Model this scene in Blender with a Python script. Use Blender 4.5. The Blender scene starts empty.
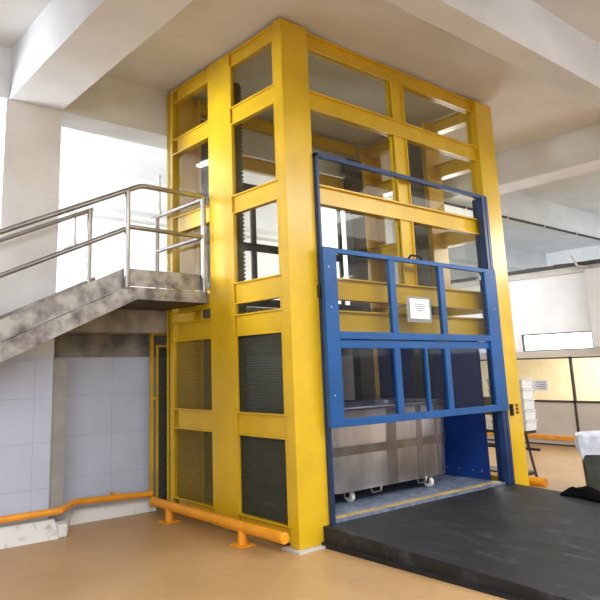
import bpy, bmesh, math, random
from mathutils import Vector, Matrix
random.seed(7)
SC = bpy.context.scene
COL = SC.collection

# ---------------------------------------------------------------- camera
YAW, PITCH, ROLL, F = 0.6616, 0.1913, -0.0234, 638.71
fw = Vector((math.sin(YAW)*math.cos(PITCH), math.cos(YAW)*math.cos(PITCH), math.sin(PITCH)))
rt = Vector((math.cos(YAW), -math.sin(YAW), 0)); up = rt.cross(fw)
cr, sr = math.cos(ROLL), math.sin(ROLL)
R_, U_ = rt*cr + up*sr, up*cr - rt*sr
cam_d = bpy.data.cameras.new('camera'); cam = bpy.data.objects.new('camera', cam_d); COL.objects.link(cam)
m = Matrix((R_, U_, -fw)).transposed().to_4x4(); m.translation = Vector((-4.1117, -4.527, 1.6))
cam.matrix_world = m
cam_d.sensor_fit = 'HORIZONTAL'; cam_d.sensor_width = 36; cam_d.lens = F/600*36
cam_d.shift_x = (300-240.80)/600; cam_d.shift_y = -(300-247.40)/600
cam_d.clip_end = 200
SC.camera = cam

# ---------------------------------------------------------------- world, light, exposure
w = bpy.data.worlds.new('world'); SC.world = w; w.use_nodes = True
w.node_tree.nodes['Background'].inputs[0].default_value = (0.86, 0.93, 1.0, 1)
w.node_tree.nodes['Background'].inputs[1].default_value = 0.5
SC.view_settings.view_transform = 'Standard'; SC.view_settings.look = 'None'
SC.view_settings.gamma = 1; SC.view_settings.use_curve_mapping = False
SC.view_settings.exposure = 0.3

def area(name, loc, target, sx, sy, power, col=(1, 1, 1)):
    d = bpy.data.lights.new(name, 'AREA'); d.shape = 'RECTANGLE'; d.size = sx; d.size_y = sy
    d.energy = power; d.color = col
    o = bpy.data.objects.new(name, d); COL.objects.link(o); o.location = loc
    o.rotation_euler = (Vector(target)-Vector(loc)).to_track_quat('-Z', 'Y').to_euler()
    return o
area('hall_daylight', (-11.5, -10, 1.8), (1.5, 0, 3.2), 6, 2.6, 270, (0.92, 0.96, 1.0))
area('hall_bounce_fill', (-4.5, -4.6, 4.62), (-4.5, -4.6, 0), 4.5, 4.5, 340, (0.94, 0.97, 1))  # added fill: lights the floor so its bounce brightens the ceiling
area('hall_bounce_fill', (2.6, -4.6, 4.62), (2.6, -4.6, 0), 6, 3.5, 380, (0.94, 0.97, 1))  # second added bounce fill, nearer the tower
area('mezzanine_daylight', (-6.5, 3.9, 3.7), (3, 5.6, 4.2), 2.0, 2.2, 420, (0.93, 0.97, 1.0)).data.spread = math.radians(95)
area('mezzanine_far_daylight', (8.3, 4.6, 3.6), (2, 4.4, 3.6), 2.4, 2.0, 160, (0.95, 0.97, 1.0))
area('right_hall_light', (6.6, -4.0, 4.8), (6.6, -1.5, 0), 2.5, 1.5, 25, (0.97, 0.98, 1))
area('far_hall_fill', (13, -4.5, 4.9), (13, 0, 1.5), 3, 3, 480, (1, 0.95, 0.88))  # added fill kept out of view, warms and brightens the far hall
area('office_light', (10.6, 1.2, 2.2), (10.6, 1.2, 0), 2.2, 4.0, 130, (1, 0.98, 0.92))

# ---------------------------------------------------------------- helpers
def lin(c):
    return tuple(((v/255)/12.92 if v/255 <= .04045 else ((v/255+.055)/1.055)**2.4) for v in c)+(1,)

def mat(name, rgb, rough=.5, metal=0, var=.06, scale=6, rgb2=None, bump=0, bscale=60, spec=.5, coat=0, lo=.35, hi=.65, detail=4, stretch=None, aniso=0):
    """procedural material: base colour broken up with noise between rgb and rgb2"""
    M = bpy.data.materials.new(name); M.use_nodes = True
    n = M.node_tree.nodes; l = M.node_tree.links; b = n['Principled BSDF']
    tc = n.new('ShaderNodeTexCoord'); mp = n.new('ShaderNodeMapping'); l.new(tc.outputs['Object'], mp.inputs[0])
    if stretch: mp.inputs['Scale'].default_value = stretch
    no = n.new('ShaderNodeTexNoise'); no.inputs['Scale'].default_value = scale; no.inputs['Detail'].default_value = detail
    l.new(mp.outputs[0], no.inputs['Vector'])
    ra = n.new('ShaderNodeValToRGB'); ra.color_ramp.elements[0].position = lo; ra.color_ramp.elements[1].position = hi
    a = rgb2 if rgb2 else tuple(max(0, v*(1-var)) for v in rgb)
    ra.color_ramp.elements[0].color = lin(a); ra.color_ramp.elements[1].color = lin(rgb)
    l.new(no.outputs['Fac'], ra.inputs[0]); l.new(ra.outputs[0], b.inputs['Base Color'])
    b.inputs['Roughness'].default_value = rough; b.inputs['Metallic'].default_value = metal
    b.inputs['Specular IOR Level'].default_value = spec; b.inputs['Coat Weight'].default_value = coat; b.inputs['Coat Roughness'].default_value = .18
    if bump:
        n2 = n.new('ShaderNodeTexNoise'); n2.inputs['Scale'].default_value = bscale; l.new(mp.outputs[0], n2.inputs['Vector'])
        bp = n.new('ShaderNodeBump'); bp.inputs['Strength'].default_value = bump; bp.inputs['Distance'].default_value = .01
        l.new(n2.outputs['Fac'], bp.inputs['Height']); l.new(bp.outputs[0], b.inputs['Normal'])
    return M

def emis(name, rgb, s):
    M = bpy.data.materials.new(name); M.use_nodes = True
    b = M.node_tree.nodes['Principled BSDF']; b.inputs['Base Color'].default_value = lin(rgb)
    b.inputs['Emission Color'].default_value = lin(rgb); b.inputs['Emission Strength'].default_value = s
    return M

def glass(name, tint, gloss=.06, rough=.02, haze=0, hazecol=(200, 200, 200)):
    M = bpy.data.materials.new(name); M.use_nodes = True
    n = M.node_tree.nodes; l = M.node_tree.links; n.remove(n['Principled BSDF']); out = n['Material Output']
    t = n.new('ShaderNodeBsdfTransparent'); t.inputs[0].default_value = lin(tint)
    g = n.new('ShaderNodeBsdfGlossy'); g.inputs['Roughness'].default_value = rough
    fr = n.new('ShaderNodeLayerWeight'); fr.inputs[0].default_value = .5
    pw = n.new('ShaderNodeMath'); pw.operation = 'POWER'; l.new(fr.outputs['Facing'], pw.inputs[0]); pw.inputs[1].default_value = 5
    ml = n.new('ShaderNodeMath'); ml.operation = 'MULTIPLY_ADD'; l.new(pw.outputs[0], ml.inputs[0])
    ml.inputs[1].default_value = .6; ml.inputs[2].default_value = gloss*.12; ml.use_clamp = True
    mx = n.new('ShaderNodeMixShader'); l.new(ml.outputs[0], mx.inputs[0]); l.new(t.outputs[0], mx.inputs[1]); l.new(g.outputs[0], mx.inputs[2])
    last = mx
    if haze:
        d = n.new('ShaderNodeBsdfDiffuse'); d.inputs[0].default_value = lin(hazecol)
        m2 = n.new('ShaderNodeMixShader'); m2.inputs[0].default_value = haze
        l.new(mx.outputs[0], m2.inputs[1]); l.new(d.outputs[0], m2.inputs[2]); last = m2
    l.new(last.outputs[0], out.inputs[0])
    return M

def mesh_screen(name, rgb, fac=.5, scale=45):
    """woven wire screen: fine open holes"""
    M = bpy.data.materials.new(name); M.use_nodes = True
    n = M.node_tree.nodes; l = M.node_tree.links; b = n['Principled BSDF']; out = n['Material Output']
    b.inputs['Base Color'].default_value = lin(rgb); b.inputs['Roughness'].default_value = .6
    tc = n.new('ShaderNodeTexCoord'); wv = n.new('ShaderNodeTexWave'); wv.bands_direction = 'Z'
    wv.inputs['Scale'].default_value = scale/6.28; wv.inputs['Distortion'].default_value = 1.2
    wv.inputs['Detail Scale'].default_value = 8
    l.new(tc.outputs['Object'], wv.inputs['Vector'])
    mr = n.new('ShaderNodeMapRange'); mr.inputs['To Min'].default_value = fac-.17; mr.inputs['To Max'].default_value = fac+.17
    l.new(wv.outputs['Fac'], mr.inputs[0])
    t = n.new('ShaderNodeBsdfTransparent'); mx = n.new('ShaderNodeMixShader')
    l.new(mr.outputs[0], mx.inputs[0]); l.new(t.outputs[0], mx.inputs[1]); l.new(b.outputs[0], mx.inputs[2]); l.new(mx.outputs[0], out.inputs[0])
    return M

M = {}
def bx(bm, x0, x1, y0, y1, z0, z1):
    v = [bm.verts.new(p) for p in ((x0,y0,z0),(x1,y0,z0),(x1,y1,z0),(x0,y1,z0),(x0,y0,z1),(x1,y0,z1),(x1,y1,z1),(x0,y1,z1))]
    for f in ((0,3,2,1),(4,5,6,7),(0,1,5,4),(1,2,6,5),(2,3,7,6),(3,0,4,7)): bm.faces.new([v[i] for i in f])
def prism(bm, pts, axis, a, b):
    """extrude a 2-D outline along an axis ('x','y','z')"""
    def P(p, t): return {'x': (t, p[0], p[1]), 'y': (p[0], t, p[1]), 'z': (p[0], p[1], t)}[axis]
    A = [bm.verts.new(P(p, a)) for p in pts]; B = [bm.verts.new(P(p, b)) for p in pts]
    bm.faces.new(A); bm.faces.new(B[::-1]); k = len(pts)
    for i in range(k): bm.faces.new((A[i], B[i], B[(i+1) % k], A[(i+1) % k]))
def tube(bm, pts, r, n=12, caps=True):
    pts = [Vector(p) for p in pts]; rings = []
    t0 = (pts[1]-pts[0]).normalized()
    ref = Vector((0, 0, 1)) if abs(t0.z) < .9 else Vector((1, 0, 0))
    for i, p in enumerate(pts):
        if i == 0: t = pts[1]-pts[0]
        elif i == len(pts)-1: t = pts[-1]-pts[-2]
        else: t = (pts[i]-pts[i-1]).normalized()+(pts[i+1]-pts[i]).normalized()
        t.normalize(); u = ref-t*ref.dot(t)
        if u.length < .1: u = t.orthogonal()
        u.normalize(); v = t.cross(u); ref = u
        k = 1.0
        if 0 < i < len(pts)-1: k = 1/max(.5, (pts[i]-pts[i-1]).normalized().dot(t))
        rings.append([bm.verts.new(p+(u*math.cos(2*math.pi*j/n)+v*math.sin(2*math.pi*j/n))*r*(k if k < 1.3 else 1.3)) for j in range(n)])
    for a, b in zip(rings, rings[1:]):
        for j in range(n): bm.faces.new((a[j], a[(j+1) % n], b[(j+1) % n], b[j]))
    if caps: bm.faces.new(rings[0][::-1]); bm.faces.new(rings[-1])
def ibeam(bm, axis, a, b, c, z0, z1, out, depth=.12, fl=.012, web=.01):
    """I / channel beam with visible flanges; runs along axis from a to b; outer face at c, going inward by depth*out"""
    i0, i1 = sorted((c, c+out*depth)); wv = c+out*depth*.5
    def B(p0, p1, q0, q1, r0, r1):
        if axis == 'x': bx(bm, p0, p1, q0, q1, r0, r1)
        else: bx(bm, q0, q1, p0, p1, r0, r1)
    B(a, b, i0, i1, z1-fl, z1); B(a, b, i0, i1, z0, z0+fl)
    w0, w1 = sorted((wv-web/2, wv+web/2)); B(a, b, w0, w1, z0+fl, z1-fl)
def obj(name, bm, m, parent=None, bevel=0, smooth=False):
    bmesh.ops.recalc_face_normals(bm, faces=bm.faces)
    me = bpy.data.meshes.new(name); bm.to_mesh(me); bm.free()
    if m is not None: me.materials.append(m)
    o = bpy.data.objects.new(name, me); COL.objects.link(o)
    if smooth:
        for p in me.polygons: p.use_smooth = True
        me.set_sharp_from_angle(angle=math.radians(38)) if hasattr(me, 'set_sharp_from_angle') else None
    if bevel:
        md = o.modifiers.new('bevel', 'BEVEL'); md.width = bevel; md.segments = 2; md.limit_method = 'ANGLE'
    if parent:
        o.parent = parent; o.location = -Vector(parent['_o']) if '_o' in parent else (0, 0, 0)
    return o
def box(name, b, m, parent=None, bevel=0):
    bm = bmesh.new(); bx(bm, *b); return obj(name, bm, m, parent, bevel)
def tag(o, label, cat, group=None, kind=None):
    if label: o['label'] = label
    if cat: o['category'] = cat
    if group: o['group'] = group
    if kind: o['kind'] = kind
    return o
def struct(o, label=None):
    o['kind'] = 'structure'
    if label: o['label'] = label
    return o
def thing(name, loc, label, cat, group=None):
    o = bpy.data.objects.new(name, None); COL.objects.link(o); o.location = loc; o['_o'] = tuple(loc)
    o.empty_display_size = .1
    return tag(o, label, cat, group)
def copy_tree(o, loc):
    c = o.copy(); COL.objects.link(c); c.location = loc
    for ch in o.children:
        d = ch.copy(); COL.objects.link(d); d.parent = c
        for g in ch.children:
            e = g.copy(); COL.objects.link(e); e.parent = d
    return c

# ---------------------------------------------------------------- materials
M['yellow'] = mat('yellow_gloss_paint', (228, 186, 30), .32, var=.07, scale=2.2, coat=.25, spec=.5)
M['yellow_dull'] = mat('yellow_paint_worn', (214, 172, 40), .42, var=.12, scale=3)
M['orange'] = mat('orange_paint', (248, 164, 38), .4, var=.08, scale=5)
M['blue'] = mat('blue_paint', (6, 84, 152), .42, var=.1, scale=3)
M['navy'] = mat('dark_blue_paint', (28, 58, 108), .35, var=.15, scale=4)
M['carblue'] = mat('navy_sheet', (18, 58, 132), .45, rgb2=(14, 48, 114), scale=3)
M['ceil'] = mat('cream_plaster', (224, 225, 227), .85, rgb2=(214, 214, 214), scale=1.1, bump=.15, bscale=40)
M['beam'] = mat('white_plaster', (226, 229, 234), .8, rgb2=(214, 216, 220), scale=1.5, bump=.12, bscale=40)
M['wallw'] = mat('white_wall_paint', (232, 234, 236), .7, rgb2=(222, 224, 226), scale=1.3)
M['concrete'] = mat('bare_concrete', (150, 146, 140), .85, rgb2=(92, 90, 88), scale=3, bump=.3, bscale=30)
M['slab'] = mat('slab_edge_plaster', (178, 172, 162), .85, rgb2=(128, 122, 114), scale=3.5, bump=.2, bscale=30)
M['kerb'] = mat('white_kerb_paint', (222, 222, 220), .7, rgb2=(186, 180, 170), scale=9, lo=.3, hi=.42)
M['steel'] = mat('polished_stainless', (172, 168, 166), .3, 1, var=.1, scale=6)
M['brushed'] = mat('brushed_stainless', (222, 222, 226), .33, 1, rgb2=(168, 164, 164), scale=2.2, stretch=(1, 1, .5), bump=.08, bscale=12)
M['brushed_dark'] = mat('stainless_band', (160, 154, 150), .38, 1, rgb2=(134, 128, 124), scale=3)
M['dark'] = mat('dark_steel', (66, 64, 58), .5, .3, rgb2=(50, 48, 44), scale=8)
M['rack'] = mat('greasy_rack_steel', (84, 80, 66), .5, .4, rgb2=(62, 58, 48), scale=10)
M['black'] = mat('black_rubber', (30, 30, 31), .75, rgb2=(18, 18, 18), scale=6)
M['white_plastic'] = mat('white_plastic', (238, 240, 240), .45, var=.03)
M['nylon'] = mat('white_nylon_wheel', (226, 222, 212), .4, var=.08, scale=20)
M['paper'] = mat('white_paper', (242, 243, 245), .7, var=.02)
M['ink'] = mat('grey_ink', (120, 128, 140), .8, var=.1)
M['bag'] = mat('white_plastic_film', (222, 226, 236), .3, rgb2=(184, 190, 206), scale=7, bump=.5, bscale=9)
M['cloth'] = mat('black_cloth', (14, 12, 15), .95, rgb2=(8, 7, 9), scale=9, spec=.1)
M['panel_beige'] = mat('beige_laminate', (206, 198, 188), .5, var=.04, scale=3)
M['alu'] = mat('dark_aluminium_trim', (62, 60, 58), .5, .2, var=.1)
M['alu_light'] = mat('grey_aluminium_rail', (206, 203, 198), .5, 0, var=.05)
M['officeyellow'] = mat('pale_yellow_wall', (248, 243, 222), .8, var=.03)
M['dark_reflection'] = mat('dark_bin_reflection', (62, 70, 62), .5, rgb2=(46, 52, 46), scale=6)  # greenish dark colour stands in for dark reflections on the stainless bin
M['brown_reflection'] = mat('brown_reflecting_steel', (150, 134, 112), .3, .85, rgb2=(112, 98, 80), scale=4)  # brown reflection on stainless put into the base colour
M['glass'] = glass('clear_glass', (246, 246, 240), .25)
M['glass_gate'] = glass('dusty_acrylic', (240, 240, 240), .08, .04, .015, (170, 175, 185))
M['glass_low'] = glass('scuffed_acrylic', (222, 226, 234), .08, .05, .01, (130, 140, 160))
M['glass_office'] = glass('partition_glass', (250, 250, 245), .07)
M['sleeve'] = glass('plastic_sleeve', (225, 228, 230), .12, .15, .3, (200, 204, 208))
M['screen'] = mesh_screen('woven_wire_screen', (62, 66, 52), .62, 75)
M['screen_light'] = mesh_screen('yellow_wire_screen', (120, 108, 56), .4, 120)
M['lamp'] = emis('lamp_tube', (255, 255, 255), 17)
M['winlight'] = emis('bright_window_pane', (246, 250, 255), 2.2)
M['sticker'] = mat('bluish_paper', (214, 222, 240), .6, var=.03)

# floor: tan resin with scuffs
def floor_mat():
    m_ = mat('tan_resin_floor', (192, 156, 110), .4, rgb2=(180, 144, 98), scale=1.3, bump=.05, bscale=50)
    n = m_.node_tree.nodes; l = m_.node_tree.links; b = n['Principled BSDF']
    tc = n.new('ShaderNodeTexCoord'); no = n.new('ShaderNodeTexNoise'); no.inputs['Scale'].default_value = 9; no.inputs['Detail'].default_value = 8
    l.new(tc.outputs['Object'], no.inputs['Vector'])
    ra = n.new('ShaderNodeValToRGB'); ra.color_ramp.elements[0].position = .33; ra.color_ramp.elements[1].position = .48
    ra.color_ramp.elements[0].color = (.62, .6, .58, 1); ra.color_ramp.elements[1].color = (1, 1, 1, 1); l.new(no.outputs['Fac'], ra.inputs[0])
    mx = n.new('ShaderNodeMix'); mx.data_type = 'RGBA'; mx.blend_type = 'MULTIPLY'; mx.inputs[0].default_value = .28
    src = b.inputs['Base Color'].links[0].from_socket
    l.new(src, mx.inputs[6]); l.new(ra.outputs[0], mx.inputs[7]); l.new(mx.outputs[2], b.inputs['Base Color'])
    r2 = n.new('ShaderNodeMapRange'); r2.inputs['To Min'].default_value = .3; r2.inputs['To Max'].default_value = .5
    l.new(no.outputs['Fac'], r2.inputs[0]); l.new(r2.outputs[0], b.inputs['Roughness'])
    return m_
M['floor'] = floor_mat()
# tiled white panels: brick seams
def panel_mat(name, rgb, bw, bh, off=(0, 0, 0)):
    m_ = mat(name, rgb, .55, var=.05, scale=1.8)
    n = m_.node_tree.nodes; l = m_.node_tree.links; b = n['Principled BSDF']
    tc = n.new('ShaderNodeTexCoord'); mp = n.new('ShaderNodeMapping'); mp.inputs['Rotation'].default_value = (math.pi/2, 0, 0)
    mp.inputs['Location'].default_value = off
    br = n.new('ShaderNodeTexBrick'); br.offset = 0; br.inputs['Scale'].default_value = 1
    br.inputs['Brick Width'].default_value = bw; br.inputs['Row Height'].default_value = bh
    br.inputs['Mortar Size'].default_value = .004; br.inputs['Color1'].default_value = (1, 1, 1, 1); br.inputs['Color2'].default_value = (1, 1, 1, 1)
    br.inputs['Mortar'].default_value = (.8, .8, .82, 1)
    l.new(tc.outputs['Object'], mp.inputs[0]); l.new(mp.outputs[0], br.inputs['Vector'])
    mx = n.new('ShaderNodeMix'); mx.data_type = 'RGBA'; mx.blend_type = 'MULTIPLY'; mx.inputs[0].default_value = 1
    src = b.inputs['Base Color'].links[0].from_socket
    l.new(src, mx.inputs[6]); l.new(br.outputs['Color'], mx.inputs[7]); l.new(mx.outputs[2], b.inputs['Base Color'])
    return m_
M['tiles'] = panel_mat('white_wall_panels', (190, 199, 220), 1.1, .45, (.56, .02, 0))
# checker plate: raised diamonds, grimy
def checker():
    m_ = mat('dirty_checker_plate', (186, 182, 178), .5, .35, rgb2=(112, 104, 100), scale=7, lo=.32, hi=.62)
    n = m_.node_tree.nodes; l = m_.node_tree.links; b = n['Principled BSDF']
    tc = n.new('ShaderNodeTexCoord'); mp = n.new('ShaderNodeMapping'); mp.inputs['Rotation'].default_value = (0, math.radians(45), 0)
    ch = n.new('ShaderNodeTexChecker'); ch.inputs['Scale'].default_value = 62; l.new(tc.outputs['Object'], mp.inputs[0]); l.new(mp.outputs[0], ch.inputs['Vector'])
    bp = n.new('ShaderNodeBump'); bp.inputs['Strength'].default_value = .35; bp.inputs['Distance'].default_value = .006
    l.new(ch.outputs['Fac'], bp.inputs['Height']); l.new(bp.outputs[0], b.inputs['Normal'])
    mx = n.new('ShaderNodeMix'); mx.data_type = 'RGBA'; mx.blend_type = 'MULTIPLY'; mx.inputs[0].default_value = .14
    src = b.inputs['Base Color'].links[0].from_socket
    l.new(src, mx.inputs[6]); l.new(ch.outputs['Color'], mx.inputs[7]); l.new(mx.outputs[2], b.inputs['Base Color'])
    return m_
M['checker'] = checker()
# rubber ramp: scuffed black
def ramp_mat():
    m_ = mat('scuffed_black_rubber', (31, 33, 36), .58, rgb2=(20, 21, 22), scale=2.6, bump=.25, bscale=80)
    n = m_.node_tree.nodes; l = m_.node_tree.links; b = n['Principled BSDF']
    tc = n.new('ShaderNodeTexCoord'); mp = n.new('ShaderNodeMapping'); mp.inputs['Scale'].default_value = (3, 1, 1)
    no = n.new('ShaderNodeTexNoise'); no.inputs['Scale'].default_value = 2.6; no.inputs['Detail'].default_value = 9; no.inputs['Roughness'].default_value = .7
    l.new(tc.outputs['Object'], mp.inputs[0]); l.new(mp.outputs[0], no.inputs['Vector'])
    ra = n.new('ShaderNodeValToRGB'); ra.color_ramp.elements[0].position = .55; ra.color_ramp.elements[1].position = .82
    ra.color_ramp.elements[0].color = (0, 0, 0, 1); ra.color_ramp.elements[1].color = (1, 1, 1, 1); l.new(no.outputs['Fac'], ra.inputs[0])
    mx = n.new('ShaderNodeMix'); mx.data_type = 'RGBA'; l.new(ra.outputs[0], mx.inputs[0])
    src = b.inputs['Base Color'].links[0].from_socket
    l.new(src, mx.inputs[6]); mx.inputs[7].default_value = lin((88, 92, 98)); l.new(mx.outputs[2], b.inputs['Base Color'])
    return m_
M['ramp'] = ramp_mat()
M['carfloor'] = mat('blue_grey_plate', (142, 152, 172), .5, .3, rgb2=(104, 114, 134), scale=12)
M['strip'] = mat('yellow_floor_strip', (206, 176, 92), .6, rgb2=(160, 140, 96), scale=8)

# ---------------------------------------------------------------- setting
H = 5.25
struct(box('floor', (-12, 9.0, -13, 6.3, -.12, 0), M['floor']), 'tan resin hall floor')
struct(box('ceiling', (-12, 17.2, -13, 6.5, H, H+.15), M['ceil']), 'cream plaster ceiling')
# back wall under the mezzanine, panelled
bm = bmesh.new(); bx(bm, -1.28, 4.25, 2.62, 2.8, 0, 2.08)
struct(obj('wall_back', bm, M['concrete']), 'bare concrete wall under the mezzanine')
struct(box('trim_1', (-1.28, 4.2, 2.6, 2.62, .1, 1.8), M['tiles']), 'white wall panels right of the concrete column')
struct(box('trim_4', (-1.47, -1.30, 2.2, 2.3, 0, 1.76), mat('grey_plaster_strip', (158, 156, 154), .8, var=.12, scale=4)), 'grey plaster strip between the white wall panels')
struct(box('wall_left', (-12, -1.47, 2.16, 2.3, 0, 1.76), M['tiles']), 'white panelled wall left of the concrete column')
# kerbs
def kerb(name, x0, x1, yw, d, h, lab):
    bm = bmesh.new(); prism(bm, [(yw, 0), (yw-d, 0), (yw-d+.02, .03), (yw-.03, h), (yw, h)], 'x', x0, x1)
    struct(obj(name, bm, M['kerb']), lab)
kerb('baseboard_left', -12, -1.42, 2.16, .16, .17, 'sloped white kerb along left wall')
kerb('baseboard_back', -1.3, -.02, 2.6, .13, .14, 'sloped white kerb along back wall')
bm = bmesh.new(); prism(bm, [(-1.42, 2.0), (-1.33, 2.0), (-1.1, 2.47), (-1.1, 2.6), (-1.3, 2.6), (-1.3, 2.19), (-1.42, 2.16)], 'z', 0, .13)
struct(obj('baseboard_corner', bm, M['kerb'], None, .02), 'grey kerb corner at the concrete column')
# concrete column and beams
struct(box('concrete_column', (-2.05, -1.41, 2.3, 2.92, 0, 4.64), mat('column_plaster', (234, 234, 236), .8, rgb2=(218, 217, 217), scale=1.4, lo=.25, hi=.55)), 'square plastered concrete column')
struct(box('ceiling_beam_1', (-2.02, -1.42, -13, 2.3, 4.64, H), M['beam']))
struct(box('ceiling_beam_2', (-12, 17.0, 2.3, 2.75, 4.64, H), M['beam']))
struct(box('ceiling_beam_3', (-1.42, 17.0, -1.7, -1.42, 4.66, H), M['beam']))
struct(box('ceiling_beam_4', (6.08, 6.65, -1.42, 2.3, 4.68, H), M['beam']))
# mezzanine
struct(box('floor_slab', (-12, 4.25, 2.31, 6.3, 2.08, 2.46), M['slab']), 'mezzanine slab edge')
struct(box('wall_side_under_mezzanine', (4.1, 4.25, 2.8, 6.3, 0, 2.08), M['wallw']))
struct(box('wall_far_hall', (17.0, 17.2, -13, 6.45, 0, H), M['wallw']))
struct(box('wall_mezzanine', (-12, 17.0, 6.3, 6.45, 0, H), M['wallw']), 'white far wall of mezzanine room')
struct(box('ceiling_beam_5', (-12, 17.0, 5.9, 6.3, 4.62, H), M['wallw']))
# right wall with a band of windows above partitions
def right_wall():
    bm = bmesh.new()
    wins = [(-10.3, -8.8), (-8.0, -6.5), (-5.7, -3.4), (1.22, 2.67)]
    bx(bm, 9.0, 9.2, -13, 6.3, 2.22, 3.5)
    bx(bm, 9.0, 9.2, -13, 6.3, 1.74, 1.87)
    prev = -13
    for a, b in wins:
        bx(bm, 9.0, 9.2, prev, a, 1.87, 2.22); prev = b
    bx(bm, 9.0, 9.2, prev, 6.3, 1.87, 2.22)
    bx(bm, 9.0, 9.2, -13, -2.4, 0, 1.74)
    bx(bm, 9.0, 9.2, 5.0, 6.3, 0, 1.74)
    struct(obj('wall_right', bm, M['wallw']), 'white far right wall, not reaching the ceiling')
    for i, (a, b) in enumerate(wins):
        bm = bmesh.new(); fr = .02
        bx(bm, 9.02, 9.08, a, b, 1.87, 1.87+fr); bx(bm, 9.02, 9.08, a, b, 2.22-fr, 2.22)
        bx(bm, 9.02, 9.08, a, a+fr, 1.87+fr, 2.22-fr); bx(bm, 9.02, 9.08, b-fr, b, 1.87+fr, 2.22-fr)
        o = struct(obj('window_%d' % (i+1), bm, M['alu']))
        p = box('window_pane', (9.1, 9.11, a, b, 1.87, 2.22), M['winlight'], o)
right_wall()
# ledge and rail band high on the right wall
struct(box('trim_2', (8.9, 9.0, -13, 6.3, 3.38, 3.5), M['alu_light']), 'pale ledge running along the right wall')
struct(box('trim_3', (8.7, 9.0, -.6, 1.08, 1.9, 3.38), M['wallw']), 'shallow pilaster on the right wall')

# office partition on the right wall
part = thing('office_partition', (9, 1, 0), 'beige panelled office partition with glazed upper half on far right wall', 'partition')
for y0, y1 in ((4.0, 5.0), (3.0, 3.96), (1.70, 2.96), (.4, 1.66), (-1.0, .36), (-2.4, -1.04)):
    box('lower_panel', (8.95, 8.99, y0, y1, .2, .84), M['panel_beige'], part)
    box('kick_panel', (8.95, 8.99, y0, y1, .02, .11), M['panel_beige'], part)
    box('bumper_strip', (8.92, 8.99, y0-.02, y1+.02, .11, .19), M['orange'], part)
    box('glass_pane', (8.96, 8.97, y0, y1, .88, 1.7), M['glass_office'], part)
for y in (3.98, 2.98, 1.68, .38, -1.02): box('mullion', (8.93, 9.0, y-.018, y+.018, .02, 1.74), M['alu'], part)
box('sill_rail', (8.93, 9.0, -2.4, 5.0, .84, .88), M['alu'], part)
box('head_rail', (8.93, 9.0, -2.4, 5.0, 1.7, 1.73), M['alu'], part)
box('base_rail', (8.94, 8.995, -2.4, 5.0, 0, .03), M['alu'], part)
box('top_fascia', (8.9, 8.99, -2.4, 5.0, 1.735, 1.87), M['panel_beige'], part)
struct(box('wall_office', (12.2, 12.3, -3, 5.1, -.1, 2.5), M['officeyellow']))
struct(box('wall_office_side', (9.2, 12.2, 5.0, 5.1, -.1, 2.5), M['officeyellow']))
struct(box('ceiling_office', (9.2, 12.3, -3, 5.1, 2.5, 2.6), M['officeyellow']))
struct(box('floor_office', (9.0, 12.3, -3, 5.1, -.12, 0), M['floor']))
struct(box('wall_office_front', (9.2, 12.2, -3.1, -3, -.1, 2.5), M['officeyellow']))
# papers stuck on the glass
def notice(y0, y1, z0, z1, lab, lines=4):
    t = thing('paper_notice', (8.95, y0, z0), lab, 'notice')
    box('sheet', (8.953, 8.956, y0, y1, z0, z1), M['sticker'], t)
    bm = bmesh.new()
    for k in range(lines):
        z = z1-(z1-z0)*(k+1)/(lines+1); bx(bm, 8.9515, 8.9528, y0+.04, y1-.04-.05*(k % 2), z-.005, z+.005)
    obj('printed_lines', bm, M['ink'], t)
notice(2.20, 2.46, 1.07, 1.27, 'pale blue paper notice taped to partition glass, smaller one')
notice(2.48, 2.74, 1.03, 1.30, 'pale blue paper notice on partition glass next to the yellow tower', 5)
# framed white board seen in the office
t = thing('desk_monitor', (10.2, 1.0, .75), 'flat pale screen seen through partition glass', 'monitor')
box('display', (10.2, 10.23, .86, 1.42, .9, 1.12), mat('pale_screen', (206, 232, 236), .4, var=.04), t)
box('bezel', (10.205, 10.25, .83, 1.45, .87, 1.15), M['alu'], t)
box('stand', (10.21, 10.26, 1.1, 1.18, .72, .87), M['alu'], t)
t = thing('office_desk', (10.3, 1, 0), 'beige office desk behind the partition glass', 'desk')
box('desk_top', (10.0, 10.7, .3, 1.8, .69, .72), M['panel_beige'], t)
for y in (.32, 1.74): box('desk_leg', (10.05, 10.65, y, y+.04, 0, .69), M['panel_beige'], t)
t = thing('wall_notice', (12.19, 1.2, 1.3), 'small printed sheet on the yellow office wall', 'notice')
box('sheet', (12.18, 12.195, 1.65, 1.95, 1.38, 1.5), M['panel_beige'], t)

# ---------------------------------------------------------------- pipes and conduits
def pipe(name, pts, r, m, lab, cat='pipe'):
    bm = bmesh.new(); tube(bm, pts, r, 10); return tag(obj(name, bm, m, smooth=True), lab, cat)
o = pipe('cable_conduit', [(4.2, 2.268, 4.60), (16.9, 2.268, 4.60)], .026, M['dark'], 'dark conduit along bottom edge of the ceiling beam right of tower')
for x in (5.2, 6.7, 8.2, 9.7, 11.2, 12.7): box('clip', (x-.02, x+.02, 2.24, 2.3, 4.57, 4.635), M['alu_light'], o)
t = thing('cable_tray', (8.8, 1, 3.5), 'dark cable tray with hanging bracket high on the far right wall', 'cable tray')
bm = bmesh.new(); bx(bm, 8.78, 8.96, -1.5, 6.2, 3.5, 3.515); bx(bm, 8.78, 8.79, -1.5, 6.2, 3.515, 3.56); bx(bm, 8.95, 8.96, -1.5, 6.2, 3.515, 3.56)
obj('tray', bm, M['dark'], t)
for y in (1.25, 1.85):
    bm = bmesh.new(); tube(bm, [(8.9, y, 3.56), (8.9, y+.5, 3.58)], .012, 8); obj('cable', bm, M['dark'], t)
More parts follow.
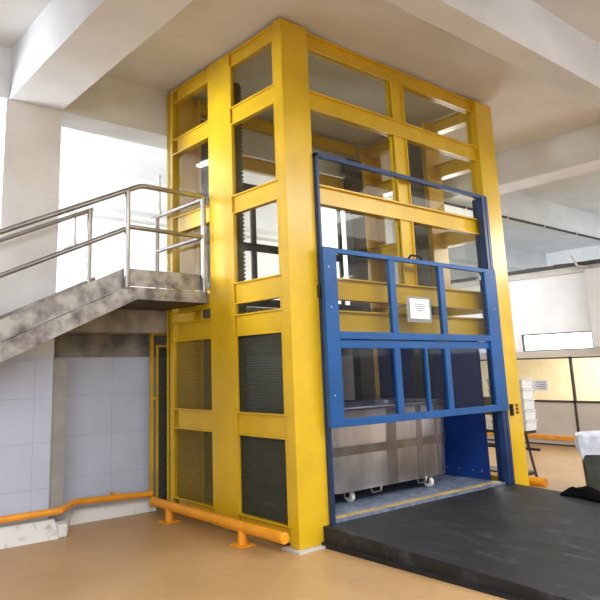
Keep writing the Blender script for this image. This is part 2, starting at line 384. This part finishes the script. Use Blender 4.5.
bm = bmesh.new(); tube(bm, [(8.72, 1.32, 3.70), (8.74, 1.22, 3.48), (8.98, .95, 3.42)], .022, 8); obj('bracket', bm, M['alu_light'], t)
o = pipe('drain_pipe', [(8.93, 1.12, 1.9), (8.93, 1.12, 3.37)], .022, M['alu'], 'thin dark vertical pipe at the pilaster of far right wall')
# pipes hanging in the mezzanine room
def droppipe(x, y, zt, zb, lab):
    t = thing('drop_pipe', (x, y, zt), lab, 'pipe')
    bm = bmesh.new(); tube(bm, [(x, y, zt), (x, y, zb)], .028, 10); tube(bm, [(x, y, zb), (x-.18, y, zb-.1)], .022, 8); tube(bm, [(x, y, zb), (x+.12, y, zb)], .03, 8)
    obj('riser', bm, M['slab'], t, smooth=True)
    bm = bmesh.new(); tube(bm, [(x, y, zb-.05), (x, y, zb+.08)], .04, 10); obj('valve', bm, M['slab'], t)
droppipe(1.79, 5.5, H, 4.5, 'grey drop pipe with valve on mezzanine, beside the tower')
droppipe(.14, 5.5, 4.33, 3.75, 'grey drop pipe with valve on mezzanine, seen above the stair rails')
pipe('ceiling_pipe', [(-8, 5.5, 4.3), (16.9, 5.5, 4.3)], .03, M['alu_light'], 'thin pale pipe crossing the bright mezzanine room')

# ---------------------------------------------------------------- lamps
def batten(x, y, z, along, lab, L=1.2, rod=0):
    t = thing('fluorescent_lamp', (x, y, z), lab, 'lamp')
    def B(nm, w_, l_, z0, z1, m_):
        return box(nm, (x-l_/2, x+l_/2, y-w_/2, y+w_/2, z0, z1) if along == 'x' else (x-w_/2, x+w_/2, y-l_/2, y+l_/2, z0, z1), m_, t)
    B('housing', .18, L, z, z+.06, M['white_plastic']); B('tube', .12, L-.06, z-.035, z, M['lamp'])
    if rod:
        for s in (-.4, .4):
            bm = bmesh.new(); a = (x+s*L, y) if along == 'x' else (x, y+s*L)
            tube(bm, [(a[0], a[1], z+.06), (a[0], a[1], H)], .008, 6); obj('hanging_rod', bm, M['alu'], t)
batten(-1.70, 3.72, 5.09, 'y', 'white fluorescent lamp under the mezzanine ceiling', 1.0)
batten(7.6, -2.25, 4.02, 'x', 'hanging fluorescent lamp in right hall', 1.2, 1)
batten(2.3, -3.3, 5.17, 'x', 'ceiling fluorescent lamp before the tower', 1.2)
batten(8.1, -7.2, 3.92, 'y', 'hanging fluorescent lamp far in right hall', 1.0, 1)
batten(-5.5, -5.5, 5.17, 'x', 'ceiling fluorescent lamp above the entrance side', 1.2)

# ---------------------------------------------------------------- lift tower
tw = thing('freight_lift_tower', (2, 1.1, 0), 'tall yellow steel freight lift tower with glazed and meshed panels, reaching the ceiling', 'lift')
Y, D, W_ = M['yellow'], 2.25, 3.95
def column(x0, x1, y0, y1, z1=5.22, m_=None): return box('column', (x0, x1, y0, y1, 0.02, z1), m_ or Y, tw, .006)
column(0, .385, 0, .125)                       # near corner
bm = bmesh.new()                               # middle column of left side: flanged section
bx(bm, 0, .02, .9, 1.33, .02, 5.21); bx(bm, .02, .09, .93, .95, .02, 5.21); bx(bm, .02, .09, 1.28, 1.30, .02, 5.21)
obj('column', bm, Y, tw)
bm = bmesh.new(); bx(bm, 0, .02, 2.13, 2.27, .02, 5.2); bx(bm, .0, .42, 2.2, 2.22, .02, 5.2); bx(bm, .40, .42, 2.1, 2.29, .02, 5.2)
obj('column', bm, Y, tw)                       # rear left
column(3.56, 3.96, 0, .16, 5.2)                # right front
bm = bmesh.new(); bx(bm, 3.6, 3.95, .88, .90, .02, 5.2); bx(bm, 3.6, 3.95, 1.3, 1.32, .02, 5.2); bx(bm, 3.93, 3.95, .9, 1.3, .02, 5.2); obj('column', bm, Y, tw)
bm = bmesh.new(); bx(bm, 3.62, 3.95, 2.17, 2.19, .02, 5.2); bx(bm, 3.93, 3.95, 2.0, 2.17, .02, 5.2); obj('column', bm, Y, tw)
box('footing_plate', (-.05, .42, -.05, .19, 0, .02), M['alu_light'], tw)
box('footing_plate', (3.5, 4.0, -.02, .22, 0, .02), M['alu_light'], tw)
levels = [(5.02, 5.2), (4.32, 4.53), (3.29, 3.5), (2.30, 2.53), (1.96, 2.19), (.96, 1.19), (.06, .2)]
for z0, z1 in levels:
    for y0, y1 in ((.125, .9), (1.33, 2.13)):
        bm = bmesh.new()
        if y0 < 1: # flush plate beams in the first bay
            bx(bm, .03, .045, y0, y1, z0, z1); bx(bm, .0, .07, y0, y1, z1-.014, z1); bx(bm, .0, .07, y0, y1, z0, z0+.014)
        else:
            bx(bm, .03, .045, y0, y1-.08, z0, z1); bx(bm, 0, .09, y0, y1, z1-.014, z1); bx(bm, 0, .09, y0, y1, z0, z0+.014)
        obj('cross_beam', bm, Y, tw)
    if z0 > 1.9:   # front side
        bm = bmesh.new(); f = .016
        bx(bm, .385, 3.56, .07, .085, z0, z1); bx(bm, .385, 3.56, .03, .12, z1-f, z1); bx(bm, .385, 3.56, .03, .12, z0, z0+f)
        obj('cross_beam', bm, Y, tw)
    # right side
    for y0, y1 in ((.16, .88), (1.32, 2.17)):
        bm = bmesh.new(); bx(bm, 3.80, 3.82, y0, y1, z0, z1); bx(bm, 3.75, 3.9, y0, y1, z1-.014, z1); bx(bm, 3.75, 3.9, y0, y1, z0, z0+.014)
        obj('cross_beam', bm, Y, tw)
for z0, z1 in ((5.02, 5.2), (4.38, 4.58)):     # rear side
    bm = bmesh.new(); ibeam(bm, 'x', .42, 3.62, 2.2, z0, z1, .8, .1); obj('cross_beam', bm, Y, tw)
# front mullion pieces between cross beams
for z0, z1 in ((4.53, 5.02), (3.5, 4.32), (2.53, 3.29)):
    bm = bmesh.new(); bx(bm, 1.80, 2.03, .055, .07, z0, z1); bx(bm, 1.80, 1.815, .03, .12, z0, z1); bx(bm, 2.015, 2.03, .03, .12, z0, z1)
    obj('mullion', bm, Y, tw)
# panes and screens
def pane(b, m_, nm='glass_pane'): return box(nm, b, m_, tw)
openz = [(4.53, 5.02), (3.5, 4.32), (2.53, 3.29)]
for z0, z1 in openz:
    for y0, y1 in ((.125, .9), (1.33, 2.13)): pane((.05, .056, y0, y1, z0, z1), M['glass'])
    for x0, x1 in ((.385, 1.8), (2.03, 3.56)): pane((x0, x1, .095, .1, z0, z1), M['glass'])
for z0, z1 in ((1.19, 1.96), (.2, .96)):
    pane((.05, .056, .125, .9, z0, z1), M['screen'], 'mesh_panel')
    pane((.05, .056, 1.33, 2.13, z0, z1), M['screen_light'], 'mesh_panel')
# slim edge frames around the first-bay openings
for z0, z1 in openz+[(1.19, 1.96), (.2, .96), (2.19, 2.30)]:
    e = .022
    box('pane_frame', (.0, .03, .125, .125+e, z0, z1), Y, tw); box('pane_frame', (.0, .03, .9-e, .9, z0, z1), Y, tw)
# glazing slot
pane((.05, .056, .125, .9, 2.19, 2.30), M['glass'])
# gear racks and guide masts
def toothed(x0, x1, y, z0, z1, d=.1):
    bm = bmesh.new(); bx(bm, x0, x1, y, y+d, z0, z1); k = z0
    while k < z1-.04:
        bx(bm, x1, x1+.022, y, y+d*.6, k, k+.022); k += .045
    return obj('gear_rack', bm, M['rack'], tw)
toothed(.10, .2, .96, .25, 4.9)
box('guide_mast', (.03, .085, .955, 1.05, .25, 4.98), M['rack'], tw)
box('guide_mast', (3.27, 3.55, .92, 1.12, .25, 4.98), M['rack'], tw)
box('guide_mast', (.44, .68, 2.12, 2.24, .25, 4.9), M['rack'], tw)
box('guide_mast', (3.27, 3.58, 2.1, 2.24, .25, 4.9), M['rack'], tw)
# rear landing gate (dark frame on the mezzanine side)
bm = bmesh.new()
for a in ((.70, 3.25, 4.10, 4.22), (.70, 3.25, 3.25, 3.36), (.70, 3.25, 2.47, 2.58), (1.42, 1.50, 2.58, 4.10), (2.38, 2.46, 2.58, 4.10), (.70, .76, 2.58, 4.10), (3.19, 3.25, 2.58, 4.10)):
    bx(bm, a[0], a[1], 2.31, 2.35, a[2], a[3])
obj('rear_gate_frame', bm, M['dark'], tw)
box('hoist_motor', (2.5, 3.2, 1.9, 2.2, 2.3, 2.52), M['dark'], tw, .02)
# switch boxes on the right column
bm = bmesh.new(); bx(bm, 3.67, 3.715, -.03, 0, .97, 1.11); obj('door_switch', bm, M['black'], tw)
for z in (1.0, 1.045, 1.09):
    bm = bmesh.new(); tube(bm, [(3.835, -.02, z), (3.835, 0, z)], .016, 10); obj('push_button', bm, mat('button_brown', (120, 60, 20), .5), tw)
# gate guide frame, fixed in front of the tower
def guide(b): box('guide_post', b, M['navy'], tw, .004)
guide((.386, .42, -.05, .03, .17, 3.80)); guide((3.40, 3.455, -.06, .02, .17, 3.80)); guide((3.47, 3.53, -.06, .02, .17, 3.80))
box('guide_header', (.386, 3.53, -.05, 0, 3.76, 3.81), M['navy'], tw, .004)
box('hinge_lug', (.36, .385, -.04, .0, 2.3, 2.42), M['dark'], tw)

box('guide_channel', (3.538, 3.559, .0, .17, .17, 3.80), M['navy'], tw)

# ---------------------------------------------------------------- sliding gate
gt = thing('sliding_lift_gate', (1.9, -.08, 1.05), 'blue steel framed sliding gate with clear panels, half raised in the tower front', 'gate')
B = M['blue']
def gbar(nm, x0, x1, z0, z1, y0=-.11, y1=-.065): box(nm, (x0, x1, y0, y1, z0, z1), B, gt, .004)
gbar('stile', .36, .545, 1.05, 2.80); gbar('stile', 3.21, 3.47, 1.05, 2.80)
gbar('top_rail', .545, 3.21, 2.75, 2.80); gbar('bottom_rail', .545, 3.21, 1.05, 1.125)
gbar('middle_rail', .545, 3.21, 1.89, 1.965); gbar('middle_rail', .545, 3.21, 1.80, 1.885, -.085, -.065)
for x in (1.36, 2.25):
    gbar('mullion', x, x+.095, 1.965, 2.75); gbar('mullion', x, x+.095, 1.125, 1.80)
gbar('mullion', 1.885, 1.925, 1.125, 1.80)
for a, b in ((.545, 1.36), (1.455, 2.25), (2.345, 3.21)): box('clear_panel', (a, b, -.082, -.078, 1.965, 2.75), M['glass_gate'], gt)
for a, b in ((.545, 1.36), (1.455, 1.885), (1.925, 2.25), (2.345, 3.21)): box('clear_panel', (a, b, -.082, -.078, 1.125, 1.80), M['glass_low'], gt)
bm = bmesh.new(); tube(bm, [(1.7, -.12, 2.80), (1.74, -.12, 2.835), (1.9, -.12, 2.835), (1.94, -.12, 2.80)], .012, 8); obj('pull_handle', bm, M['black'], gt)
for x, z in ((.44, 2.2), (.43, 1.35), (3.36, 2.3), (3.36, 2.7), (.43, 2.6)):
    bm = bmesh.new(); tube(bm, [(x, -.114, z), (x, -.11, z)], .008, 8); obj('screw', bm, M['alu_light'], gt)

nt = thing('paper_notice', (1.65, -.12, 2.1), 'white printed sheet in a clear sleeve on the blue gate', 'notice')
box('plastic_sleeve', (1.60, 2.04, -.118, -.116, 2.085, 2.37), M['sleeve'], nt)
box('sheet', (1.655, 2.0, -.122, -.119, 2.125, 2.345), M['paper'], nt)
bm = bmesh.new()
for z, a, b in ((2.285, 1.74, 1.9), (2.262, 1.73, 1.93), (2.238, 1.75, 1.92), (2.214, 1.78, 1.88)): bx(bm, a, b, -.1235, -.1221, z-.004, z+.004)
obj('printed_lines', bm, M['ink'], nt)

# ---------------------------------------------------------------- lift car (platform)
cr_ = thing('lift_platform', (1.9, 1.1, 0), 'blue grey lift platform with dark blue side sheet and yellow sill strip', 'platform')
box('floor_plate', (.43, 3.4, .02, 2.1, .05, .2), M['carfloor'], cr_)
box('sill_strip', (.43, 3.4, .045, .12, .2, .204), M['strip'], cr_)
box('side_sheet', (3.4, 3.43, .2, 1.86, .2, 1.93), M['carblue'], cr_)
for y in (.3, .42, .62, .8):
    bm = bmesh.new(); tube(bm, [(3.396, y, .30), (3.4, y, .30)], .007, 8); obj('rivet', bm, M['alu_light'], cr_)
tag(box('wall_placard', (3.385, 3.395, .95, 1.25, 1.55, 1.75), mat('faded_placard', (78, 96, 130), .6, var=.1, scale=30)), 'faded grey blue placard on the dark blue side sheet of the lift platform', 'sign')

# ---------------------------------------------------------------- steel cart
ct = thing('steel_tub_cart', (1.75, .9, .2), 'large round-cornered stainless steel tub cart on casters standing on the lift platform', 'cart')
def rrect(x0, x1, y0, y1, r, n=7):
    P = []
    for cx, cy, a0 in ((x1-r, y0+r, -90), (x1-r, y1-r, 0), (x0+r, y1-r, 90), (x0+r, y0+r, 180)):
        for k in range(n+1):
            a = math.radians(a0+90*k/n); P.append((cx+r*math.cos(a), cy+r*math.sin(a)))
    return P
def shell(bm, P0, z0, P1, z1, flip=False):
    A = [bm.verts.new((p[0], p[1], z0)) for p in P0]; Bv = [bm.verts.new((p[0], p[1], z1)) for p in P1]
    for i in range(len(A)):
        j = (i+1) % len(A); bm.faces.new((A[i], A[j], Bv[j], Bv[i]))
    return A, Bv
cx0, cx1, cy0, cy1 = .70, 2.97, .35, 1.45
bm = bmesh.new()
A, T = shell(bm, rrect(cx0+.03, cx1-.03, cy0+.03, cy1-.03, .26), .33, rrect(cx0, cx1, cy0, cy1, .28), 1.17)
bm.faces.new(A)
A2 = [bm.verts.new((p[0], p[1], 1.17)) for p in rrect(cx0+.02, cx1-.02, cy0+.02, cy1-.02, .27)]
Bt = [bm.verts.new((p[0], p[1], .37)) for p in rrect(cx0+.06, cx1-.06, cy0+.06, cy1-.06, .24)]
for i in range(len(A2)):
    j = (i+1) % len(A2); bm.faces.new((T[i], T[j], A2[j], A2[i])); bm.faces.new((A2[i], A2[j], Bt[j], Bt[i]))
bm.faces.new(Bt)
obj('tub', bm, M['brushed'], ct, smooth=True)
bm = bmesh.new(); pts = [(p[0], p[1], 1.175) for p in rrect(cx0-.008, cx1+.008, cy0-.008, cy1+.008, .285)]
tube(bm, pts+[pts[0]], .018, 8, False); obj('rim', bm, M['steel'], ct, smooth=True)
bm = bmesh.new(); shell(bm, rrect(cx0+.008, cx1-.008, cy0+.008, cy1-.008, .27), .70, rrect(cx0+.004, cx1-.004, cy0+.004, cy1-.004, .27), .79); obj('reinforcing_band', bm, M['brushed_dark'], ct, smooth=True)
for x, wd in ((1.78, .16), (2.28, .09), (2.62, .05)):  # darker strips stand in for reflection bands on the tub front
    bm = bmesh.new(); prism(bm, [(cy0+.016, .34), (cy0+.035, .34), (cy0+.01, 1.15), (cy0-.006, 1.15)], 'x', x-wd/2, x+wd/2); obj('reflection_strip', bm, M['brushed_dark'], ct)
def caster(x, y):
    bm = bmesh.new(); bx(bm, x-.05, x+.05, y-.05, y+.05, .32, .335); bx(bm, x-.035, x-.028, y-.025, y+.025, .25, .32); bx(bm, x+.028, x+.035, y-.025, y+.025, .25, .32)
    c = obj('caster', bm, M['dark'], ct)
    bm = bmesh.new(); tube(bm, [(x-.026, y, .262), (x+.026, y, .262)], .062, 20); wl = obj('wheel', bm, M['nylon'], ct, .008, True)
    wl.parent = c; wl.location = (0, 0, 0)
for x, y in ((1.20, .50), (2.50, .44), (1.05, 1.25), (2.6, 1.25)): caster(x, y)
for x in (1.50, 2.30):
    bm = bmesh.new(); tube(bm, [(x-.09, .38, .34), (x-.07, .38, .285), (x+.07, .38, .285), (x+.09, .38, .34)], .009, 6); obj('tow_bracket', bm, M['steel'], ct)

# ---------------------------------------------------------------- ramp
rp = thing('loading_ramp', (1.9, -2.5, 0), 'wide black rubber covered ramp sloping down from the lift sill', 'ramp')
bm = bmesh.new(); prism(bm, [(-.0, 0.004), (-.0, .178), (-.12, .178), (-4.6, .012), (-4.7, .004)], 'x', .3, 3.5)
obj('deck', bm, M['ramp'], rp, .004)
bm = bmesh.new(); prism(bm, [(-.0, 0), (-.0, .045), (-4.6, .008), (-4.7, 0)], 'x', .27, .2995); obj('edge_skirt', bm, M['black'], rp)
box('sill_plate', (.42, 3.5, -.005, .02, .1, .2), M['carfloor'], rp)

# ---------------------------------------------------------------- bumper rails
def bumper(nm, x, y0, y1, z, r, feet, lab):
    t = thing(nm, (x, (y0+y1)/2, 0), lab, 'bumper rail', 'orange floor bumper rails')
    bm = bmesh.new(); tube(bm, [(x, y0, z), (x, y1, z)], r, 16); obj('rail', bm, M['orange'], t, .008, True)
    for y in feet:
        bm = bmesh.new(); tube(bm, [(x, y, .01), (x, y, z-.02)], .045, 12); l_ = obj('post', bm, M['orange'], t, smooth=True)
        box('foot_plate', (x-.09, x+.09, y-.08, y+.08, 0, .012), M['orange'], t)
bumper('bumper_rail', -.22, -.06, 2.22, .165, .05, (.55, 1.86), 'orange tubular bumper rail on the floor along the left side of the tower')
bumper('bumper_rail', 4.18, -.10, 2.0, .11, .06, (.3, 1.7), 'orange tubular bumper rail on the floor on the trolley side of the tower')
# orange wall rail along the white panels
wr = thing('wall_guard_rail', (-2, 2.1, .24), 'long orange guard rail running low along the white panelled walls', 'guard rail')
bm = bmesh.new(); tube(bm, [(-9, 2.06, .25), (-1.46, 2.06, .25), (-1.38, 2.07, .25), (-1.10, 2.40, .24), (-1.04, 2.44, .235), (-.10, 2.46, .20)], .034, 14); obj('rail', bm, M['orange'], wr, smooth=True)
for x, y, z in ((-3.2, 2.1, .25), (-5.2, 2.1, .25), (-.55, 2.5, .22)):
    bm = bmesh.new(); tube(bm, [(x, y+.09, z+.03), (x, y-.03, z+.03)], .018, 8); obj('bracket', bm, M['orange'], wr)

# ---------------------------------------------------------------- yellow mesh gate beside the tower
mg = thing('mesh_side_gate', (0, 2.45, 0), 'narrow yellow framed wire gate filling the gap between the tower and the white wall', 'gate')
bm = bmesh.new()
for a in ((-.12, -.085, .05, 2.1), (-.085, .12, 2.06, 2.1), (-.085, .12, 1.28, 1.32)): bx(bm, a[0], a[1], 2.44, 2.48, a[2], a[3])
obj('fixed_frame', bm, M['yellow_dull'], mg)
bm = bmesh.new()
for a in ((-.06, -.035, .08, 1.94), (-.035, .12, 1.915, 1.94), (-.035, .12, .08, .11)): bx(bm, a[0], a[1], 2.41, 2.435, a[2], a[3])
obj('gate_leaf', bm, M['yellow_dull'], mg)
box('wire_screen', (-.035, .12, 2.42, 2.424, .11, 1.915), M['screen'], mg)

# ---------------------------------------------------------------- staircase
st = thing('metal_staircase', (-1.0, 1.8, 0), 'grimy checker plate staircase and landing with polished tube railings, left of the tower', 'staircase')
YS, YB, SL = 1.40, 2.12, .463
CK = M['checker']
def zt(x): return 2.68-(-1.04-x)*SL       # top edge of the stringer
X0 = -5.8
for y0, y1 in ((YS, YS+.012), (YB-.012, YB)):
    nm = 'stringer'
    bm = bmesh.new(); prism(bm, [(-1.04, 2.68), (X0, zt(X0)), (X0, zt(X0)-.19), (-.98, 2.50)], 'y', y0, y1); obj(nm, bm, CK, st)
    bm = bmesh.new(); yy = (y0-.03, y1) if y0 < 1.8 else (y0, y1+.03)
    prism(bm, [(-1.0, 2.485), (X0, zt(X0)-.20), (X0, zt(X0)-.39), (-.9, 2.36)], 'y', *yy); obj(nm, bm, CK, st)
for y0, y1 in ((YS, YS+.012),):
    box('kick_plate', (-1.035, -.03, y0, y1, 2.50, 2.68), CK, st)
    bm = bmesh.new(); prism(bm, [(-1.0, 2.485), (-.9, 2.36), (-.0, 2.36), (-.0, 2.485)], 'y', y0-.03, y1); obj('edge_channel', bm, CK, st)
box('landing_plate', (-1.0, -.03, YS+.012, 2.295, 2.46, 2.485), CK, st)
box('soffit_plate', (-.93, -.03, YS+.012, 2.295, 2.35, 2.36), M['dark'], st)
for x in (-.8, -.45, -.12): box('joist', (x-.03, x+.03, YS+.03, 2.28, 2.36, 2.46), M['dark'], st)
n = 11
for k in range(1, n+1):
    x = -1.0-k*.40; z = 2.60-k*.40*SL
    if z < .12: break
    box('tread', (x-.02, x+.40, YS+.012, YB-.012, z-.03, z), CK, st)
    box('riser', (x+.385, x+.398, YS+.012, YB-.012, z, z+.40*SL-.03), CK, st)
S = M['steel']
def rail(nm, pts, r=.019):
    bm = bmesh.new(); tube(bm, pts, r, 12); obj(nm, bm, S, st, smooth=True)
def zr(x, z0, x0): return z0-(x0-x)*SL
yf = YS-.035
rail('handrail', [(X0, yf, zr(X0, 3.585, -.87)), (-.90, yf, 3.575), (-.84, yf, 3.59), (-.78, yf, 3.59), (-.04, yf, 3.585)], .027)
rail('mid_rail', [(X0, yf, zr(X0, 3.10, -1.03)), (-1.03, yf, 3.10)], .024)
rail('mid_rail', [(-1.03, yf, 3.12), (-.05, yf, 3.11)], .024)
for x, zb, ztop in ((-1.03, 2.47, 3.50), (-.06, 2.47, 3.58)): rail('railing_post', [(x, yf, zb), (x, yf, ztop)], .031)
for x in (-2.6, -4.2): rail('railing_post', [(x, yf, zt(x)-.2), (x, yf, zr(x, 3.585, -.87)-.02)], .03)
# end rail toward the tower, running back
rail('end_rail', [(-.06, YS-.02, 3.56), (-.06, 2.4, 3.56)], .024); rail('end_rail', [(-.06, YS-.02, 3.11), (-.06, 2.4, 3.11)], .022)
rail('railing_post', [(-.06, 2.4, 2.48), (-.06, 2.4, 3.56)], .026)
# rear stair rail
rail('handrail', [(X0, YB, zr(X0, 3.47, -1.08)), (-1.08, YB, 3.46)], .024)
rail('railing_post', [(-1.11, YB, 2.5), (-1.11, YB, 3.46)], .03)

# ---------------------------------------------------------------- trolley with white bins, to the right of the tower
tr = thing('platform_trolley', (4.6, .6, 0), 'dark tubular steel trolley standing just beyond the right tower column', 'trolley')
DK = M['dark']
bm = bmesh.new(); tube(bm, [(4.6, .31, .06), (4.6, .24, .07), (4.6, .30, .40), (4.6, .345, .70), (4.6, .40, .70)], .018, 8); obj('handle_frame', bm, DK, tr, smooth=True)
bm = bmesh.new(); tube(bm, [(4.6, .16, .46), (4.6, 1.2, .46)], .02, 8); obj('cross_bar', bm, DK, tr)
bm = bmesh.new(); tube(bm, [(4.80, .6, .46), (4.80, 1.2, .46)], .02, 8); obj('cross_bar', bm, DK, tr)
box('shelf', (4.47, 4.82, .30, 1.25, .66, .70), DK, tr)
box('base_frame', (4.47, 4.82, .36, 1.25, .10, .14), DK, tr)
for x, y in ((4.49, 1.2), (4.80, 1.2), (4.80, .8), (4.49, .7)):
    bm = bmesh.new(); tube(bm, [(x, y, .12), (x, y, .68)], .018, 8); obj('upright', bm, DK, tr)
for x, y in ((4.56, .38), (4.72, 1.0), (4.5, 1.2), (4.8, 1.2)):
    bm = bmesh.new(); tube(bm, [(x-.015, y, .05), (x+.015, y, .05)], .05, 16); obj('wheel', bm, M['black'], tr, smooth=True)
descr = ['bottom white plastic bin of the stack on the dark trolley', 'second white plastic bin from the bottom of the stack on trolley',
         'middle white plastic bin of the stack on the trolley', 'fourth white plastic bin from the bottom of the trolley stack', 'topmost white plastic bin of the stack on the trolley']
def bin_(z, lab):
    t = thing('plastic_bin', (4.7, .5, z), lab, 'bin', 'white bins stacked on the trolley')
    bm = bmesh.new(); h = .135
    A = [(4.51, .27), (4.77, .27), (4.77, .78), (4.51, .78)]; Bp = [(4.50, .258), (4.78, .258), (4.78, .79), (4.50, .79)]
    a, b = shell(bm, A, z, Bp, z+h); bm.faces.new(a)
    i1 = [bm.verts.new((p[0]+(.012 if p[0] < 4.6 else -.012), p[1]+(.012 if p[1] < .5 else -.012), z+h)) for p in Bp]
    i0 = [bm.verts.new((p[0]+(.012 if p[0] < 4.6 else -.012), p[1]+(.012 if p[1] < .5 else -.012), z+.012)) for p in A]
    for i in range(4):
        j = (i+1) % 4; bm.faces.new((b[i], b[j], i1[j], i1[i])); bm.faces.new((i1[i], i1[j], i0[j], i0[i]))
    bm.faces.new(i0); obj('body', bm, M['white_plastic'], t)
    bm = bmesh.new(); pts = [(4.497, .255, z+h-.01), (4.783, .255, z+h-.01), (4.783, .795, z+h-.01), (4.497, .795, z+h-.01), (4.497, .255, z+h-.01)]
    for p, q in zip(pts, pts[1:]): tube(bm, [p, q], .009, 6)
    obj('rim', bm, M['white_plastic'], t)
for k in range(5): bin_(.703+k*.142, descr[k])

# ---------------------------------------------------------------- waste bin with liner, at right edge
wb = thing('waste_bin', (0, 0, 0), 'steel waste bin lined with a white plastic bag, beside the ramp', 'bin')
bm = bmesh.new()
A, T = shell(bm, rrect(.03, .44, -.58, -.03, .03, 4), .01, rrect(0, .47, -.62, 0, .03, 4), .72); bm.faces.new(A)
obj('body', bm, M['brown_reflection'], wb, smooth=True)
bm = bmesh.new(); prism(bm, [(-.598, .08), (-.605, .08), (-.632, .66), (-.622, .66)], 'x', .05, .42); obj('front_reflection_sheet', bm, M['dark_reflection'], wb)  # thin sheet painted as the dark reflection on this bin face
bm = bmesh.new(); prism(bm, [(.018, .08), (.010, .08), (-.012, .66), (-.004, .66)], 'y', -.56, -.05); obj('side_reflection_sheet', bm, M['dark_reflection'], wb)  # same painted dark reflection on the adjoining bin face
bm = bmesh.new(); ps = [(p[0], p[1], .72) for p in rrect(0, .47, -.62, 0, .03, 4)]; tube(bm, ps+[ps[0]], .012, 6, False); obj('rim', bm, M['steel'], wb)
bm = bmesh.new(); rings = []
base = rrect(-.02, .49, -.64, .02, .08, 13)
for lvl in range(9):
    ring = []
    for i, p in enumerate(base):
        a = i/len(base)*2*math.pi; cx, cy = .235, -.31
        wob = .018*math.sin(9*a+lvl)+.012*math.sin(17*a+2*lvl)
        hem = .55+.08*math.sin(2*a+2.4)+.03*math.sin(7*a)
        if lvl <= 4:
            z = hem+(.725-hem)*lvl/4; k = 1.03+wob*(1.3-lvl*.2)+.04*math.sin(math.pi*lvl/4)
        else:
            t_ = (lvl-4)/4; z = .725+.035*math.sin(t_*1.6)*(1+.3*math.sin(3*a)); k = 1.0-.85*t_+wob
        ring.append(bm.verts.new((cx+(p[0]-cx)*k, cy+(p[1]-cy)*k, z)))
    rings.append(ring)
for r0, r1 in zip(rings, rings[1:]):
    for i in range(len(r0)): j = (i+1) % len(r0); bm.faces.new((r0[i], r0[j], r1[j], r1[i]))
bm.faces.new(rings[-1])
obj('bin_liner', bm, M['bag'], wb, smooth=True)
wb.location = (4.12, -.60, 0); wb.rotation_euler = (0, 0, math.radians(25))

# ---------------------------------------------------------------- black cloth lying on the ramp edge
bm = bmesh.new(); NX, NY = 30, 16; G = []
for i in range(NX):
    row = []
    for j in range(NY):
        u, v = i/(NX-1), j/(NY-1)
        x = 3.27+.27*v+.03*math.sin(7*u+3*v); y = -.74-.8*u+.05*math.sin(5*v+4*u)
        e = min(1, 5*min(u, 1-u, v, 1-v)+.02)
        dz = .178+(y+.12)*.0371
        h_ = e*(.055+.035*abs(math.sin(9*u+4*v))+.03*abs(math.sin(14*v-6*u))+.03*math.sin(4*u+1))
        row.append(bm.verts.new((x, y, dz+.003+max(h_*.75, 0))))
    G.append(row)
for i in range(NX-1):
    for j in range(NY-1): bm.faces.new((G[i][j], G[i+1][j], G[i+1][j+1], G[i][j+1]))
rim = []
o = obj('crumpled_cloth', bm, M['cloth'], smooth=True)
tag(o, 'crumpled black cloth lying on the edge of the black ramp', 'cloth')
md = o.modifiers.new('thickness', 'SOLIDIFY'); md.thickness = .006; md.offset = 1

for o in bpy.data.objects:
    if '_o' in o: del o['_o']
